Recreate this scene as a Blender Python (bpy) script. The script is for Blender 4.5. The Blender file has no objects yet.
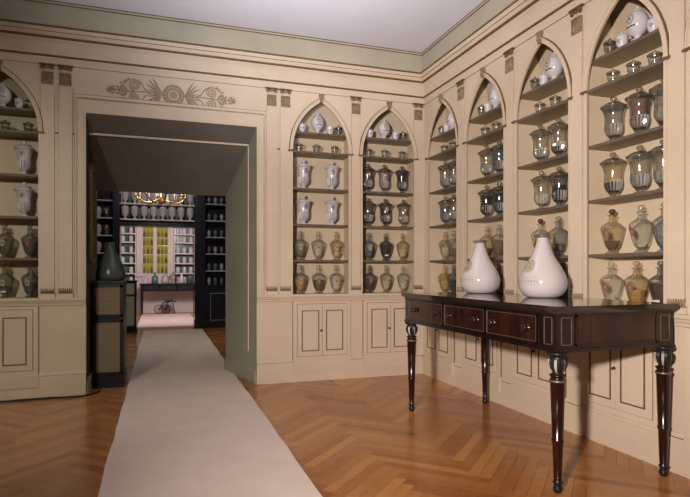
import bpy, bmesh, math, random
from math import sin, cos, pi, sqrt, radians
from mathutils import Vector, Matrix
random.seed(7)
SC = bpy.context.scene
COL = SC.collection

# ------------------------------------------------------------------ materials
def newmat(name):
    m = bpy.data.materials.new(name); m.use_nodes = True
    nt = m.node_tree
    return m, nt, nt.nodes['Principled BSDF']

def paint(name, rgb, rough=.5, var=.08, scale=3.0, spec=.3, metal=0.0, bump=0.0, fine=40):
    m, nt, b = newmat(name)
    n = nt.nodes.new('ShaderNodeTexNoise'); n.inputs['Scale'].default_value = scale
    n.inputs['Detail'].default_value = 6
    tc = nt.nodes.new('ShaderNodeTexCoord'); nt.links.new(tc.outputs['Object'], n.inputs['Vector'])
    r = nt.nodes.new('ShaderNodeValToRGB')
    r.color_ramp.elements[0].position = .3; r.color_ramp.elements[1].position = .7
    r.color_ramp.elements[0].color = tuple(c*(1-var) for c in rgb)+(1,)
    r.color_ramp.elements[1].color = tuple(min(1, c*(1+var)) for c in rgb)+(1,)
    nt.links.new(n.outputs['Fac'], r.inputs['Fac']); nt.links.new(r.outputs['Color'], b.inputs['Base Color'])
    b.inputs['Roughness'].default_value = rough
    b.inputs['Specular IOR Level'].default_value = spec
    b.inputs['Metallic'].default_value = metal
    if bump:
        n2 = nt.nodes.new('ShaderNodeTexNoise'); n2.inputs['Scale'].default_value = fine
        nt.links.new(tc.outputs['Object'], n2.inputs['Vector'])
        bp = nt.nodes.new('ShaderNodeBump'); bp.inputs['Strength'].default_value = bump; bp.inputs['Distance'].default_value = .01
        nt.links.new(n2.outputs['Fac'], bp.inputs['Height']); nt.links.new(bp.outputs['Normal'], b.inputs['Normal'])
    return m

def glass(name, tint, refl=.9, body=.18, bodycol=(.42, .45, .4), rough=.11):
    m = bpy.data.materials.new(name); m.use_nodes = True
    nt = m.node_tree; nt.nodes.clear()
    out = nt.nodes.new('ShaderNodeOutputMaterial')
    tr = nt.nodes.new('ShaderNodeBsdfTransparent'); tr.inputs['Color'].default_value = tint+(1,)
    lt = nt.nodes.new('ShaderNodeLayerWeight'); lt.inputs['Blend'].default_value = .5      # longer path through the wall at the rims
    pt = nt.nodes.new('ShaderNodeMath'); pt.operation = 'POWER'; pt.inputs[1].default_value = 2.2
    mc = nt.nodes.new('ShaderNodeMix'); mc.data_type = 'RGBA'
    nt.links.new(lt.outputs['Facing'], pt.inputs[0]); nt.links.new(pt.outputs[0], mc.inputs['Factor'])
    mc.inputs[6].default_value = tint+(1,); mc.inputs[7].default_value = tuple(.16*c for c in tint)+(1,)
    nt.links.new(mc.outputs[2], tr.inputs['Color'])
    gl = nt.nodes.new('ShaderNodeBsdfGlossy'); gl.inputs['Roughness'].default_value = rough
    gl.inputs['Color'].default_value = (refl, refl, refl, 1)
    df = nt.nodes.new('ShaderNodeBsdfDiffuse'); df.inputs['Color'].default_value = bodycol+(1,)
    m1 = nt.nodes.new('ShaderNodeMixShader'); m1.inputs['Fac'].default_value = body
    nt.links.new(tr.outputs[0], m1.inputs[1]); nt.links.new(df.outputs[0], m1.inputs[2])
    lw = nt.nodes.new('ShaderNodeLayerWeight'); lw.inputs['Blend'].default_value = .5
    pw = nt.nodes.new('ShaderNodeMath'); pw.operation = 'POWER'; pw.inputs[1].default_value = 2.6
    nt.links.new(lw.outputs['Facing'], pw.inputs[0])
    fr = nt.nodes.new('ShaderNodeMath'); fr.operation = 'MULTIPLY_ADD'; fr.inputs[1].default_value = .40; fr.inputs[2].default_value = .08
    nt.links.new(pw.outputs[0], fr.inputs[0])
    m2 = nt.nodes.new('ShaderNodeMixShader')
    nt.links.new(fr.outputs[0], m2.inputs['Fac']); nt.links.new(m1.outputs[0], m2.inputs[1]); nt.links.new(gl.outputs[0], m2.inputs[2])
    nt.links.new(m2.outputs[0], out.inputs['Surface'])
    return m

def wood(name, c0, c1, rough=.3, scale=2.0, stretch=(6, 6, .6), spec=.5):
    m, nt, b = newmat(name)
    tc = nt.nodes.new('ShaderNodeTexCoord'); mp = nt.nodes.new('ShaderNodeMapping')
    mp.inputs['Scale'].default_value = stretch
    nt.links.new(tc.outputs['Object'], mp.inputs['Vector'])
    n = nt.nodes.new('ShaderNodeTexNoise'); n.inputs['Scale'].default_value = scale; n.inputs['Detail'].default_value = 8
    n.inputs['Distortion'].default_value = 1.2
    nt.links.new(mp.outputs[0], n.inputs['Vector'])
    r = nt.nodes.new('ShaderNodeValToRGB'); r.color_ramp.elements[0].position = .35; r.color_ramp.elements[1].position = .68
    r.color_ramp.elements[0].color = c0+(1,); r.color_ramp.elements[1].color = c1+(1,)
    nt.links.new(n.outputs['Fac'], r.inputs['Fac']); nt.links.new(r.outputs['Color'], b.inputs['Base Color'])
    b.inputs['Roughness'].default_value = rough; b.inputs['Specular IOR Level'].default_value = spec
    return m

def emit(name, rgb, s):
    m = bpy.data.materials.new(name); m.use_nodes = True
    nt = m.node_tree; nt.nodes.clear()
    o = nt.nodes.new('ShaderNodeOutputMaterial'); e = nt.nodes.new('ShaderNodeEmission')
    e.inputs['Color'].default_value = rgb+(1,); e.inputs['Strength'].default_value = s
    nt.links.new(e.outputs[0], o.inputs['Surface'])
    return m

M = {}
M['cream'] = paint('cream_paint', (.60, .488, .362), .45, .06, 2.5, .3, bump=.05)
M['niche'] = paint('olive_cream_paint', (.60, .49, .35), .6, .07, 3, .2)
M['splay'] = paint('grey_green_paint', (.30, .30, .225), .4, .10, 2.5, .35)
M['soffit'] = paint('shaded_cream_soffit', (.17, .152, .13), .6, .10, 2.5, .2)  # shade on the cream soffit put into a grey base colour
M['unseenwall'] = paint('ambient_cutting_brown', (.16, .13, .10), .6, .1, 2)  # unseen walls coloured dark brown to absorb bounced light
M['shadesplay'] = paint('painted_shade_lining', (.035, .03, .028), .5, .15, 3)  # near-black stands in for the shade on the left splay
M['gadroon'] = paint('grey_gadroon_glaze', (.36, .34, .36), .2, .15, 20)
M['fluteglint'] = paint('painted_flute_glint', (.36, .32, .27), .35, .3, 40)  # pale stripes paint highlights onto the leg vase flutes
M['soft'] = paint('faint_panel_line', (.40, .30, .20), .5, .15, 20)
M['line'] = paint('brown_gilt_line', (.15, .085, .045), .5, .25, 30)
M['gilt'] = paint('worn_brown_gilding', (.26, .18, .108), .45, .35, 45)
M['ornament'] = paint('grisaille_ornament', (.36, .28, .19), .55, .25, 40)
M['cove'] = paint('sage_cove_paint', (.40, .365, .272), .5, .08, 3)
M['ceiling'] = paint('pale_lilac_ceiling', (.76, .75, .83), .7, .05, .8)
M['shelf'] = paint('olive_brown_shelf', (.27, .21, .125), .5, .12, 6)
M['edge'] = paint('dark_shelf_edge', (.13, .095, .065), .5, .15, 8)
M['carpet'] = paint('pale_runner_cloth', (.78, .65, .56), .95, .05, 5, .05, bump=.25, fine=260)
M['porcelain'] = paint('white_porcelain', (.56, .54, .56), .15, .03, 8, .5)
M['opal'] = paint('milky_opal_glass', (.56, .50, .50), .12, .03, 4, .5)
M['blueink'] = paint('dark_blue_glaze', (.10, .10, .14), .25, .2, 30)
M['greyink'] = paint('grey_glaze', (.30, .29, .30), .25, .2, 30)
M['redink'] = paint('red_emblem_enamel', (.25, .11, .08), .3, .3, 40)
M['ochreink'] = paint('ochre_emblem_enamel', (.45, .29, .12), .3, .3, 40)
M['greenink'] = paint('grey_green_enamel', (.33, .34, .24), .3, .25, 40)
M['whitelabel'] = paint('white_label', (.75, .74, .70), .5, .05, 10)
M['gclear'] = glass('clear_glass', (.94, .95, .92), body=.06)
M['ggreen'] = glass('greenish_glass', (.86, .87, .81), body=.08, bodycol=(.40, .40, .35))
M['gsmoke'] = glass('smoky_glass', (.68, .67, .63), body=.10, bodycol=(.28, .28, .25))
M['gyellow'] = glass('yellowish_glass', (.93, .90, .78), body=.08, bodycol=(.46, .41, .30))
M['gblue'] = glass('blue_grey_glass', (.82, .84, .84), body=.08, bodycol=(.33, .35, .35))
M['glintglass'] = glass('gadroon_reflection_glass', (.85, .85, .82), body=.38, bodycol=(.62, .60, .55))  # pale body paints white reflections onto alternate gadroon faces
M['demijohn'] = paint('dark_teal_glass', (.05, .062, .055), .28, .2, 5, .4)
for k, c in dict(black=(.012, .010, .012), brown=(.11, .055, .03), redbrown=(.16, .08, .055), tan=(.33, .22, .15), grey=(.22, .21, .19),
                 amber=(.36, .22, .05), pale=(.50, .46, .36), slate=(.12, .14, .16), mottle=(.36, .24, .20), olive=(.19, .18, .09), ochre=(.42, .29, .13)).items():
    M['c_'+k] = paint(k+'_contents', c, .7, .35, 60, .2)
M['mahogany'] = wood('dark_mahogany', (.006, .003, .003), (.018, .006, .005), .2, 2.5)
M['mahogred'] = wood('red_mahogany', (.009, .003, .003), (.040, .010, .007), .2, 2.5)
M['tabletop'] = wood('polished_black_top', (.010, .008, .007), (.028, .018, .014), .07, 2.0, (6, .6, 6), .9)
M['ebony'] = paint('ebonised_wood', (.010, .010, .012), .38, .3, 8, .35)
M['blackgloss'] = paint('black_lacquer', (.010, .011, .017), .18, .2, 6, .6)
M['brass'] = paint('aged_brass', (.17, .145, .11), .4, .25, 30, .5, .5)
M['darkknob'] = paint('dark_knob', (.06, .03, .02), .25, .2, 20, .6)
M['gold'] = paint('gilded_bronze', (.70, .42, .16), .25, .15, 30, .5, .8)
M['iron'] = paint('dark_iron', (.05, .05, .05), .4, .2, 20, .5, .6)
M['jarslate'] = paint('dark_slate_glaze', (.11, .11, .12), .12, .2, 20, .6)
M['mirror'] = paint('old_mirror_glass', (.05, .055, .05), .04, .1, 3, .6, .0)
M['white'] = paint('white_woodwork', (.66, .56, .55), .5, .05, 4)
M['rubber'] = paint('black_cable_sheath', (.012, .011, .011), .5, .1, 10)
M['pinkcloth'] = paint('pale_pink_cloth', (.68, .56, .54), .95, .05, 5, .05)
M['plain'] = paint('dark_room_paint', (.12, .11, .10), .6, .1, 2)
M['greenpanel'] = paint('dull_green_panel', (.30, .32, .22), .5, .1, 3)
M['teal'] = paint('teal_glaze', (.09, .16, .14), .2, .2, 10, .5)
M['whiteshade'] = paint('candle_wax', (.75, .65, .5), .4, .05, 10)
M['flame'] = emit('lamp_flame', (1, .62, .25), 9)
M['yellowpane'] = emit('yellow_lit_glass', (.62, .52, .10), .42)

def cane():
    m, nt, b = newmat('woven_cane')
    tc = nt.nodes.new('ShaderNodeTexCoord')
    def wave(d, s):
        w = nt.nodes.new('ShaderNodeTexWave'); w.wave_type = 'BANDS'; w.bands_direction = d
        w.inputs['Scale'].default_value = s; w.inputs['Distortion'].default_value = .6
        nt.links.new(tc.outputs['Object'], w.inputs['Vector']); return w
    a = wave('X', 22); c = wave('Z', 26)
    mx = nt.nodes.new('ShaderNodeMath'); mx.operation = 'MULTIPLY'
    nt.links.new(a.outputs['Fac'], mx.inputs[0]); nt.links.new(c.outputs['Fac'], mx.inputs[1])
    r = nt.nodes.new('ShaderNodeValToRGB')
    r.color_ramp.elements[0].color = (.11, .07, .035, 1); r.color_ramp.elements[1].color = (.34, .25, .14, 1)
    r.color_ramp.elements[1].position = .6
    nt.links.new(mx.outputs[0], r.inputs['Fac']); nt.links.new(r.outputs['Color'], b.inputs['Base Color'])
    bp = nt.nodes.new('ShaderNodeBump'); bp.inputs['Strength'].default_value = .5; bp.inputs['Distance'].default_value = .004
    nt.links.new(mx.outputs[0], bp.inputs['Height']); nt.links.new(bp.outputs['Normal'], b.inputs['Normal'])
    b.inputs['Roughness'].default_value = .6
    return m
M['cane'] = cane()

def parquet():
    m, nt, b = newmat('herringbone_parquet')
    at = nt.nodes.new('ShaderNodeAttribute'); at.attribute_name = 'plank'
    tc = nt.nodes.new('ShaderNodeTexCoord')
    mp = nt.nodes.new('ShaderNodeMapping'); mp.inputs['Scale'].default_value = (9, 9, 9)
    nt.links.new(tc.outputs['Object'], mp.inputs['Vector'])
    n = nt.nodes.new('ShaderNodeTexNoise'); n.inputs['Scale'].default_value = 1.6; n.inputs['Detail'].default_value = 8; n.inputs['Distortion'].default_value = 1.5
    nt.links.new(mp.outputs[0], n.inputs['Vector'])
    n2 = nt.nodes.new('ShaderNodeTexNoise'); n2.inputs['Scale'].default_value = .9; n2.inputs['Detail'].default_value = 3
    nt.links.new(tc.outputs['Object'], n2.inputs['Vector'])
    sep = nt.nodes.new('ShaderNodeSeparateColor'); nt.links.new(at.outputs['Color'], sep.inputs[0])
    a = nt.nodes.new('ShaderNodeMath'); a.operation = 'MULTIPLY_ADD'; a.inputs[1].default_value = .35
    nt.links.new(n.outputs['Fac'], a.inputs[0]); nt.links.new(sep.outputs[0], a.inputs[2])
    a2 = nt.nodes.new('ShaderNodeMath'); a2.operation = 'MULTIPLY_ADD'; a2.inputs[1].default_value = .42
    nt.links.new(n2.outputs['Fac'], a2.inputs[0]); nt.links.new(a.outputs[0], a2.inputs[2])
    r = nt.nodes.new('ShaderNodeValToRGB')
    e = r.color_ramp.elements
    e[0].position = .28; e[0].color = (.12, .030, .010, 1)
    e[1].position = 1.0; e[1].color = (.53, .235, .066, 1)
    k = e.new(.6); k.color = (.34, .115, .030, 1)
    nt.links.new(a2.outputs[0], r.inputs['Fac']); nt.links.new(r.outputs['Color'], b.inputs['Base Color'])
    b.inputs['Roughness'].default_value = .22; b.inputs['Specular IOR Level'].default_value = .7
    return m
M['parquet'] = parquet()

# ------------------------------------------------------------------ mesh builder
class MB:
    def __init__(s): s.bm = bmesh.new(); s.mats = []; s.cur = 0; s.sm = False
    def mat(s, m):
        if m not in s.mats: s.mats.append(m)
        s.cur = s.mats.index(m); return s
    def face(s, vs, smooth=False):
        try: f = s.bm.faces.new(vs)
        except ValueError: return None
        f.material_index = s.cur; f.smooth = smooth; return f
    def poly(s, pts): return s.face([s.bm.verts.new(p) for p in pts])
    def box(s, x0, x1, y0, y1, z0, z1, top=None):
        t = top or (0, 0)
        v = [s.bm.verts.new(p) for p in ((x0, y0, z0), (x1, y0, z0), (x1, y1, z0), (x0, y1, z0),
             (x0-t[0], y0-t[1], z1), (x1+t[0], y0-t[1], z1), (x1+t[0], y1+t[1], z1), (x0-t[0], y1+t[1], z1))]
        for q in ((3, 2, 1, 0), (4, 5, 6, 7), (0, 1, 5, 4), (1, 2, 6, 5), (2, 3, 7, 6), (3, 0, 4, 7)):
            s.face([v[i] for i in q])
        return s
    def rings(s, rings, smooth=True, caps=True, close=True):
        vr = [[s.bm.verts.new(p) for p in r] for r in rings]
        n = len(vr[0])
        for a, b in zip(vr, vr[1:]):
            for i in range(n if close else n-1):
                s.face([a[i], a[(i+1) % n], b[(i+1) % n], b[i]], smooth)
        if caps and n > 2:
            s.face(list(reversed(vr[0])), False); s.face(vr[-1], False)
        return s
    def lathe(s, prof, seg=20, c=(0, 0, 0), flute=None, smooth=True, caps=True, groove=None):
        # prof: (r, z); flute: (z0, z1, count, depth)
        base = s.cur
        vr = []
        for r, z in prof:
            ring = []
            for i in range(seg):
                a = 2*pi*i/seg
                rr = r
                if flute and flute[0] <= z <= flute[1]:
                    rr = r*(1 - flute[3]*(i % 2))
                ring.append(s.bm.verts.new((c[0]+rr*cos(a), c[1]+rr*sin(a), c[2]+z)))
            vr.append(ring)
        for j, (a, b) in enumerate(zip(vr, vr[1:])):
            zm = (prof[j][1]+prof[j+1][1])/2
            for i in range(seg):
                s.face([a[i], a[(i+1) % seg], b[(i+1) % seg], b[i]], smooth and not (flute and flute[0] <= zm <= flute[1]))
        if caps:
            s.face(list(reversed(vr[0]))); s.face(vr[-1])
        return s
    def tube(s, path, r=.01, n=6, closed=False, flat=1.0, smooth=True):
        P = [Vector(p) for p in path]; rings = []; N = len(P)
        up = Vector((0, 0, 1))
        for i, p in enumerate(P):
            if closed: t = P[(i+1) % N]-P[i-1]
            else: t = P[min(i+1, N-1)]-P[max(i-1, 0)]
            t.normalize()
            ref = up if abs(t.z) < .95 else Vector((1, 0, 0))
            if abs(t.y) < .3: ref = Vector((0, 1, 0))
            a = t.cross(ref).normalized(); b = a.cross(t).normalized()
            rr = r[i] if isinstance(r, (list, tuple)) else r
            rings.append([p+a*rr*cos(2*pi*k/n)+b*rr*flat*sin(2*pi*k/n) for k in range(n)])
        if closed: rings.append(rings[0])
        return s.rings(rings, smooth, not closed)
    def patch(s, rf, zc, hz, ha, a0=-pi/2, off=.0015, rho0=0., rho1=1., nr=3, nt=16):
        # elliptical decal on a lathe body (radius function rf), facing angle a0
        vr = []
        for k in range(nr+1):
            rho = rho0+(rho1-rho0)*k/nr
            ring = []
            for i in range(nt):
                t = 2*pi*i/nt
                z = zc+hz*rho*sin(t); a = a0+ha*rho*cos(t); r = rf(z)+off
                ring.append(s.bm.verts.new((r*cos(a), r*sin(a), z)))
            vr.append(ring)
        for a, b in zip(vr, vr[1:]):
            for i in range(nt): s.face([a[i], a[(i+1) % nt], b[(i+1) % nt], b[i]], True)
        return s
    def band(s, rf, z0, z1, a0, a1, off=.0015, n=10, m=2, tilt=0.):
        vr = []
        for k in range(m+1):
            ring = []
            for i in range(n+1):
                a = a0+(a1-a0)*i/n
                z = z0+(z1-z0)*k/m+tilt*(i/n-.5)
                r = rf(z)+off
                ring.append(s.bm.verts.new((r*cos(a), r*sin(a), z)))
            vr.append(ring)
        for a, b in zip(vr, vr[1:]):
            for i in range(n): s.face([a[i], a[i+1], b[i+1], b[i]], True)
        return s
    def mesh(s, name):
        bmesh.ops.recalc_face_normals(s.bm, faces=s.bm.faces)
        me = bpy.data.meshes.new(name); s.bm.to_mesh(me); s.bm.free()
        for m in s.mats: me.materials.append(m)
        return me
    def build(s, name, m=None, parent=None, loc=None):
        me = s.mesh(name)
        if m is not None and not s.mats: me.materials.append(m)
        return link(name, me, parent, loc)

def link(name, me, parent=None, loc=None):
    o = bpy.data.objects.new(name, me); COL.objects.link(o)
    if parent: o.parent = parent
    if loc: o.location = loc
    return o

def tag(o, label, cat, group=None):
    o['label'] = label; o['category'] = cat
    if group: o['group'] = group
    return o
def thing(name, label, cat, loc=(0, 0, 0), rot=0, group=None):
    o = bpy.data.objects.new(name, None); COL.objects.link(o); o.empty_display_size = .1
    o.location = loc; o.rotation_euler = (0, 0, rot)
    return tag(o, label, cat, group)
def struct(o): o['kind'] = 'structure'; return o
def prof_fn(prof):
    def f(z):
        for (r0, z0), (r1, z1) in zip(prof, prof[1:]):
            if z0 <= z <= z1 and z1 > z0: return r0+(r1-r0)*(z-z0)/(z1-z0)
        return prof[-1][0]
    return f

# ------------------------------------------------------------------ dimensions
HC = 3.42            # ceiling
LEDGE = .865
W = .294            # half width of a niche opening
IMP = 2.30           # impost height
SHELVES = [1.209, 1.570, 1.933, 2.299, 2.499]
DF, DBOX = .03, .25  # wall face / niche back, measured into the wall
RW = 2*W*.985
BACK = [-3.960, -1.128, -.388]
RIGHT = [.365+.760*k for k in range(7)]
ROT_R = -pi/2        # the right wall is the same frame turned
DX0, DX1, DTOP = -3.289, -1.785, 2.49     # doorway
def arch(t):         # t -1..1 -> (u, z) of the pointed opening, z above impost
    u = t*W
    return u, sqrt(max(0, RW**2-(abs(u)+RW-W)**2))
AT = [-1, -.985, -.95, -.9, -.82, -.72, -.6, -.46, -.3, -.15, -.06, 0, .06, .15, .3, .46, .6, .72, .82, .9, .95, .985, 1]

def niche_wall(name, centers, u0, u1, rot, door=None):
    b = MB(); b.mat(M['cream'])
    ZT = 2.97
    q = lambda pts: b.poly(pts)
    edges = sorted(centers); cur = u0
    solids = []
    for c in edges: solids.append((cur, c-W)); cur = c+W
    solids.append((cur, u1))
    for a, e in solids:
        if door and a < door[0] and e > door[1]:
            q([(a, DF, LEDGE), (door[0], DF, LEDGE), (door[0], DF, ZT), (a, DF, ZT)])
            q([(door[1], DF, LEDGE), (e, DF, LEDGE), (e, DF, ZT), (door[1], DF, ZT)])
            q([(door[0], DF, door[2]), (door[1], DF, door[2]), (door[1], DF, ZT), (door[0], DF, ZT)])
        else: q([(a, DF, LEDGE), (e, DF, LEDGE), (e, DF, ZT), (a, DF, ZT)])
    # plinth
    segs = [(u0, door[0]), (door[1], u1)] if door else [(u0, u1)]
    for a, e in segs:
        q([(a, 0, 0), (e, 0, 0), (e, 0, LEDGE-.02), (a, 0, LEDGE-.02)])
    # blank wall above the frieze up to the ceiling, behind the cornice
    q([(u0, DF+.01, 2.9), (u1, DF+.01, 2.9), (u1, DF+.01, HC), (u0, DF+.01, HC)])
    for c in edges:
        b.mat(M['cream'])
        pts = [arch(t) for t in AT]
        for (ua, za), (ub, zb) in zip(pts, pts[1:]):
            q([(c+ua, DF, IMP+za), (c+ub, DF, IMP+zb), (c+ub, DF, ZT), (c+ua, DF, ZT)])
            q([(c+ua, DF, IMP+za), (c+ub, DF, IMP+zb), (c+ub, DF+.007, IMP+zb), (c+ua, DF+.007, IMP+za)])
        for sgn in (-1, 1):
            q([(c+sgn*W, DF, LEDGE), (c+sgn*W, DF+.007, LEDGE), (c+sgn*W, DF+.007, IMP), (c+sgn*W, DF, IMP)])
        b.mat(M['niche'])
        e = W+.02; d0 = DF+.0005
        q([(c-e, DBOX, LEDGE), (c+e, DBOX, LEDGE), (c+e, DBOX, 2.95), (c-e, DBOX, 2.95)])
        for sgn in (-1, 1):
            q([(c+sgn*e, d0, LEDGE), (c+sgn*e, DBOX, LEDGE), (c+sgn*e, DBOX, 2.95), (c+sgn*e, d0, 2.95)])
        q([(c-e, d0, 2.95), (c+e, d0, 2.95), (c+e, DBOX, 2.95), (c-e, DBOX, 2.95)])
        q([(c-e, d0, LEDGE), (c+e, d0, LEDGE), (c+e, DBOX, LEDGE), (c-e, DBOX, LEDGE)])
    o = struct(b.build(name)); o.rotation_euler = (0, 0, rot)
    return o

def extrude_profile(b, prof, ua, ub, mit_a=0, mit_b=0):
    """prof: list of (d, z, mat); runs along u; mitre factors shift the end by d"""
    for (d0, z0, m), (d1, z1, _) in zip(prof, prof[1:]):
        b.mat(M[m])
        b.poly([(ua+mit_a*d0, d0, z0), (ub+mit_b*d0, d0, z0), (ub+mit_b*d1, d1, z1), (ua+mit_a*d1, d1, z1)])
    if not mit_a: b.mat(M['cream']); b.poly([(ua, d, z) for d, z, m in prof])
    if not mit_b: b.mat(M['cream']); b.poly([(ub, d, z) for d, z, m in prof])

CORNICE = [(.04, 2.885, 'line'), (.024, 2.890, 'cream'), (.020, 2.955, 'line'), (.008, 2.959, 'line'), (.008, 2.970, 'cream'), (.022, 2.974, 'cream'),
           (.022, 3.075, 'cream'), (.0, 3.108, 'line'), (-.018, 3.112, 'line'), (-.022, 3.122, 'cream'), (-.012, 3.124, 'cream'), (-.030, 3.150, 'cream'),
           (-.030, 3.154, 'line'), (-.036, 3.157, 'cream'), (-.052, 3.184, 'line'), (-.060, 3.186, 'line'), (-.060, 3.199, 'cove'),
           (-.045, 3.202, 'cove'), (-.024, 3.392, 'line'), (-.032, 3.393, 'line'), (-.032, 3.398, 'cove'), (-.033, 3.413, 'line'), (-.036, 3.414, 'line'), (-.036, 3.42, 'cove')]
LEDGEP = [(.0, .795, 'cream'), (-.012, .800, 'cream'), (-.014, .818, 'line'), (-.016, .820, 'cream'), (-.022, .838, 'cream'), (-.030, .843, 'cream'),
          (-.030, .862, 'cream'), (-.027, LEDGE, 'cream'), (.031, LEDGE, 'cream')]
BASEP = [(0, .225, 'cream'), (-.008, .218, 'cream'), (-.012, .196, 'line'), (-.016, .192, 'cream'), (-.020, .186, 'cream'), (-.020, 0, 'cream')]

wall_back = niche_wall('wall_back', BACK, -4.7, .03, 0, (DX0, DX1, DTOP))
wall_right = niche_wall('wall_right', RIGHT, -.03, 6.6, ROT_R)

def profile_obj(name, prof, spans, parent, top=False, rot=0):
    b = MB()
    for sp in spans: extrude_profile(b, prof, *sp)
    o = b.build(name, None, parent)
    if top: struct(o); o.rotation_euler = (0, 0, rot)
    return o
profile_obj('trim_1', CORNICE, [(-5.1, 0, 0, 1)], None, True)
profile_obj('trim_2', CORNICE, [(0, 6.6, -1, 0)], None, True, ROT_R)
profile_obj('ledge', LEDGEP, [(-4.7, DX0-.0, 0, 0), (DX1, 0, 0, 1)], wall_back)
profile_obj('ledge', LEDGEP, [(0, 6.6, -1, 0)], wall_right)
o = profile_obj('baseboard_back', BASEP, [(-4.7, DX0+.0, 0, 0), (DX1, 0, 0, 1)], None, True)
o = profile_obj('baseboard_right', BASEP, [(0, 6.6, -1, 0)], None, True, ROT_R)

# pilasters with capital and foot
def pilaster(parent, u, w=.105, half=None, impost=True):
    b = MB(); b.mat(M['cream'])
    x0, x1 = (u-w/2, u+w/2) if not half else half
    b.box(x0, x1, DF-.012, DF+.005, LEDGE+.06, 2.715)
    b.mat(M['soft'])
    b.box(x0-.003, x0, DF-.003, DF+.004, LEDGE+.06, 2.715); b.box(x1, x1+.003, DF-.003, DF+.004, LEDGE+.06, 2.715)
    p = b.build('pilaster', None, parent)
    b = MB(); b.mat(M['gilt'])                 # capital: fluted drum and scrolled top
    c = (x0+x1)/2
    n = 5
    b.mat(M['gilt']); b.box(c-.045, c+.045, DF-.020, DF+.0, 2.715, 2.725)
    for k in range(n):
        uu = c-.040+k*.080/(n-1)
        b.rings([[(uu+.007*cos(a), DF-.012+.010*sin(a), z) for a in [2*pi*i/6 for i in range(6)]] for z in (2.724, 2.815)], True)
    b.box(c-.040, c+.040, DF-.013, DF+.0, 2.724, 2.816)
    b.box(c-.044, c+.044, DF-.022, DF+.0, 2.814, 2.824)
    b.mat(M['line'])
    b.box(c-.064, c+.064, DF-.028, DF+.0, 2.882, 2.892)
    for sg in (-1, 1):
        path = []
        for i in range(15):
            a = i/14*2.4*pi; r = .019-.013*i/14
            path.append((c+sg*(.040+r*cos(a+pi/2)), DF-.020, 2.862+r*sin(a+pi/2)))
        b.tube(path, .005, 5)
    b.tube([(c-.04, DF-.02, 2.879), (c-.015, DF-.02, 2.868), (c, DF-.02, 2.855), (c+.015, DF-.02, 2.868), (c+.04, DF-.02, 2.879)], .006, 5)
    k = b.build('capital', None, p); k['label'] = 'brown gilded capital'
    b = MB(); b.mat(M['cream'])
    b.box(c-.062, c+.062, DF-.022, DF+.0, LEDGE, LEDGE+.035)
    b.mat(M['gilt'])
    for kx in range(7):
        uu = c-.048+kx*.016
        b.rings([[(uu+.006*cos(a)*(1-t*.35), DF-.020+.008*sin(a)+t*.006, LEDGE+.035+.045*t) for a in [2*pi*i/5 for i in range(5)]] for t in (0, .5, 1)], True)
    b.box(c-.056, c+.056, DF-.019, DF+.0, LEDGE+.034, LEDGE+.040)
    b.build('pilaster_foot', None, p)
    if impost:
        b = MB(); b.mat(M['line']); b.box(x1+.004, x1+.030, DF-.010, DF+.003, IMP-.006, IMP+.006)
        b.build('impost_tick', None, p)
for u in (-3.595, -3.455, -1.635, -1.497): pilaster(wall_back, u, impost=True)
pilaster(wall_back, (BACK[1]+BACK[2])/2, .09, impost=False)
pilaster(wall_back, 0, half=(-.095, .0), impost=False)
for k in range(6): pilaster(wall_right, (RIGHT[k]+RIGHT[k+1])/2, .09, impost=False)

# pointed arch mouldings
def arch_mold(parent, c):
    b = MB()
    def ring(r0, r1, d0, m):
        b.mat(m)
        def off(t, k):
            u = t*W; z = arch(t)[1]
            R = RW; cx = (W-R) if t >= 0 else -(W-R)
            f = (R+k)/R
            x = cx+(u-cx)*f if t != 0 else 0
            if t == 0:
                zz = sqrt((R+k)**2-(R-W)**2); return 0, zz
            if (t > 0 and x < 0) or (t < 0 and x > 0): x = 0
            return x, z*f
        prev = None
        pts = []
        for t in AT:
            pts.append((off(t, r0), off(t, r1)))
        pts = [((-W-r0, 0), (-W-r1, 0))]+pts[1:-1]+[((W+r0, 0), (W+r1, 0))]
        rings = []
        for (a0, a1) in pts:
            rings.append([(c+a0[0], DF+.002, IMP+a0[1]), (c+a0[0], DF-d0, IMP+a0[1]), (c+a1[0], DF-d0, IMP+a1[1]), (c+a1[0], DF+.002, IMP+a1[1])])
        b.rings(rings, False)
    ring(0, .024, .010, M['cream']); ring(.024, .034, .018, M['cream']); ring(.034, .041, .012, M['line'])
    for sg in (-1, 1):
        b.mat(M['line'])
        x0, x1 = sorted((c+sg*(W+.002), c+sg*(W+.050)))
        b.box(x0, x1, DF-.018, DF+.002, IMP-.016, IMP)
        b.mat(M['cream'])
        x0, x1 = sorted((c+sg*W, c+sg*(W+.022)))
        b.box(x0, x1, DF-.008, DF+.002, LEDGE, IMP-.016)
    p = b.build('arch_molding', None, parent)
    z0 = IMP+arch(0)[1]
    b = MB(); b.mat(M['gilt'])
    b.rings([[(c-.020*s, DF-e, z), (c+.020*s, DF-e, z), (c+.020*s, DF+.002, z), (c-.020*s, DF+.002, z)]
             for z, s, e in ((z0-.006, .7, .022), (z0+.02, .85, .034), (z0+.05, 1.0, .028), (z0+.066, 1.25, .034), (z0+.076, 1.25, .034))], False)
    k = b.build('keystone', None, p); k['label'] = 'small brown scroll keystone'
for c in BACK: arch_mold(wall_back, c)
for c in RIGHT: arch_mold(wall_right, c)

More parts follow.
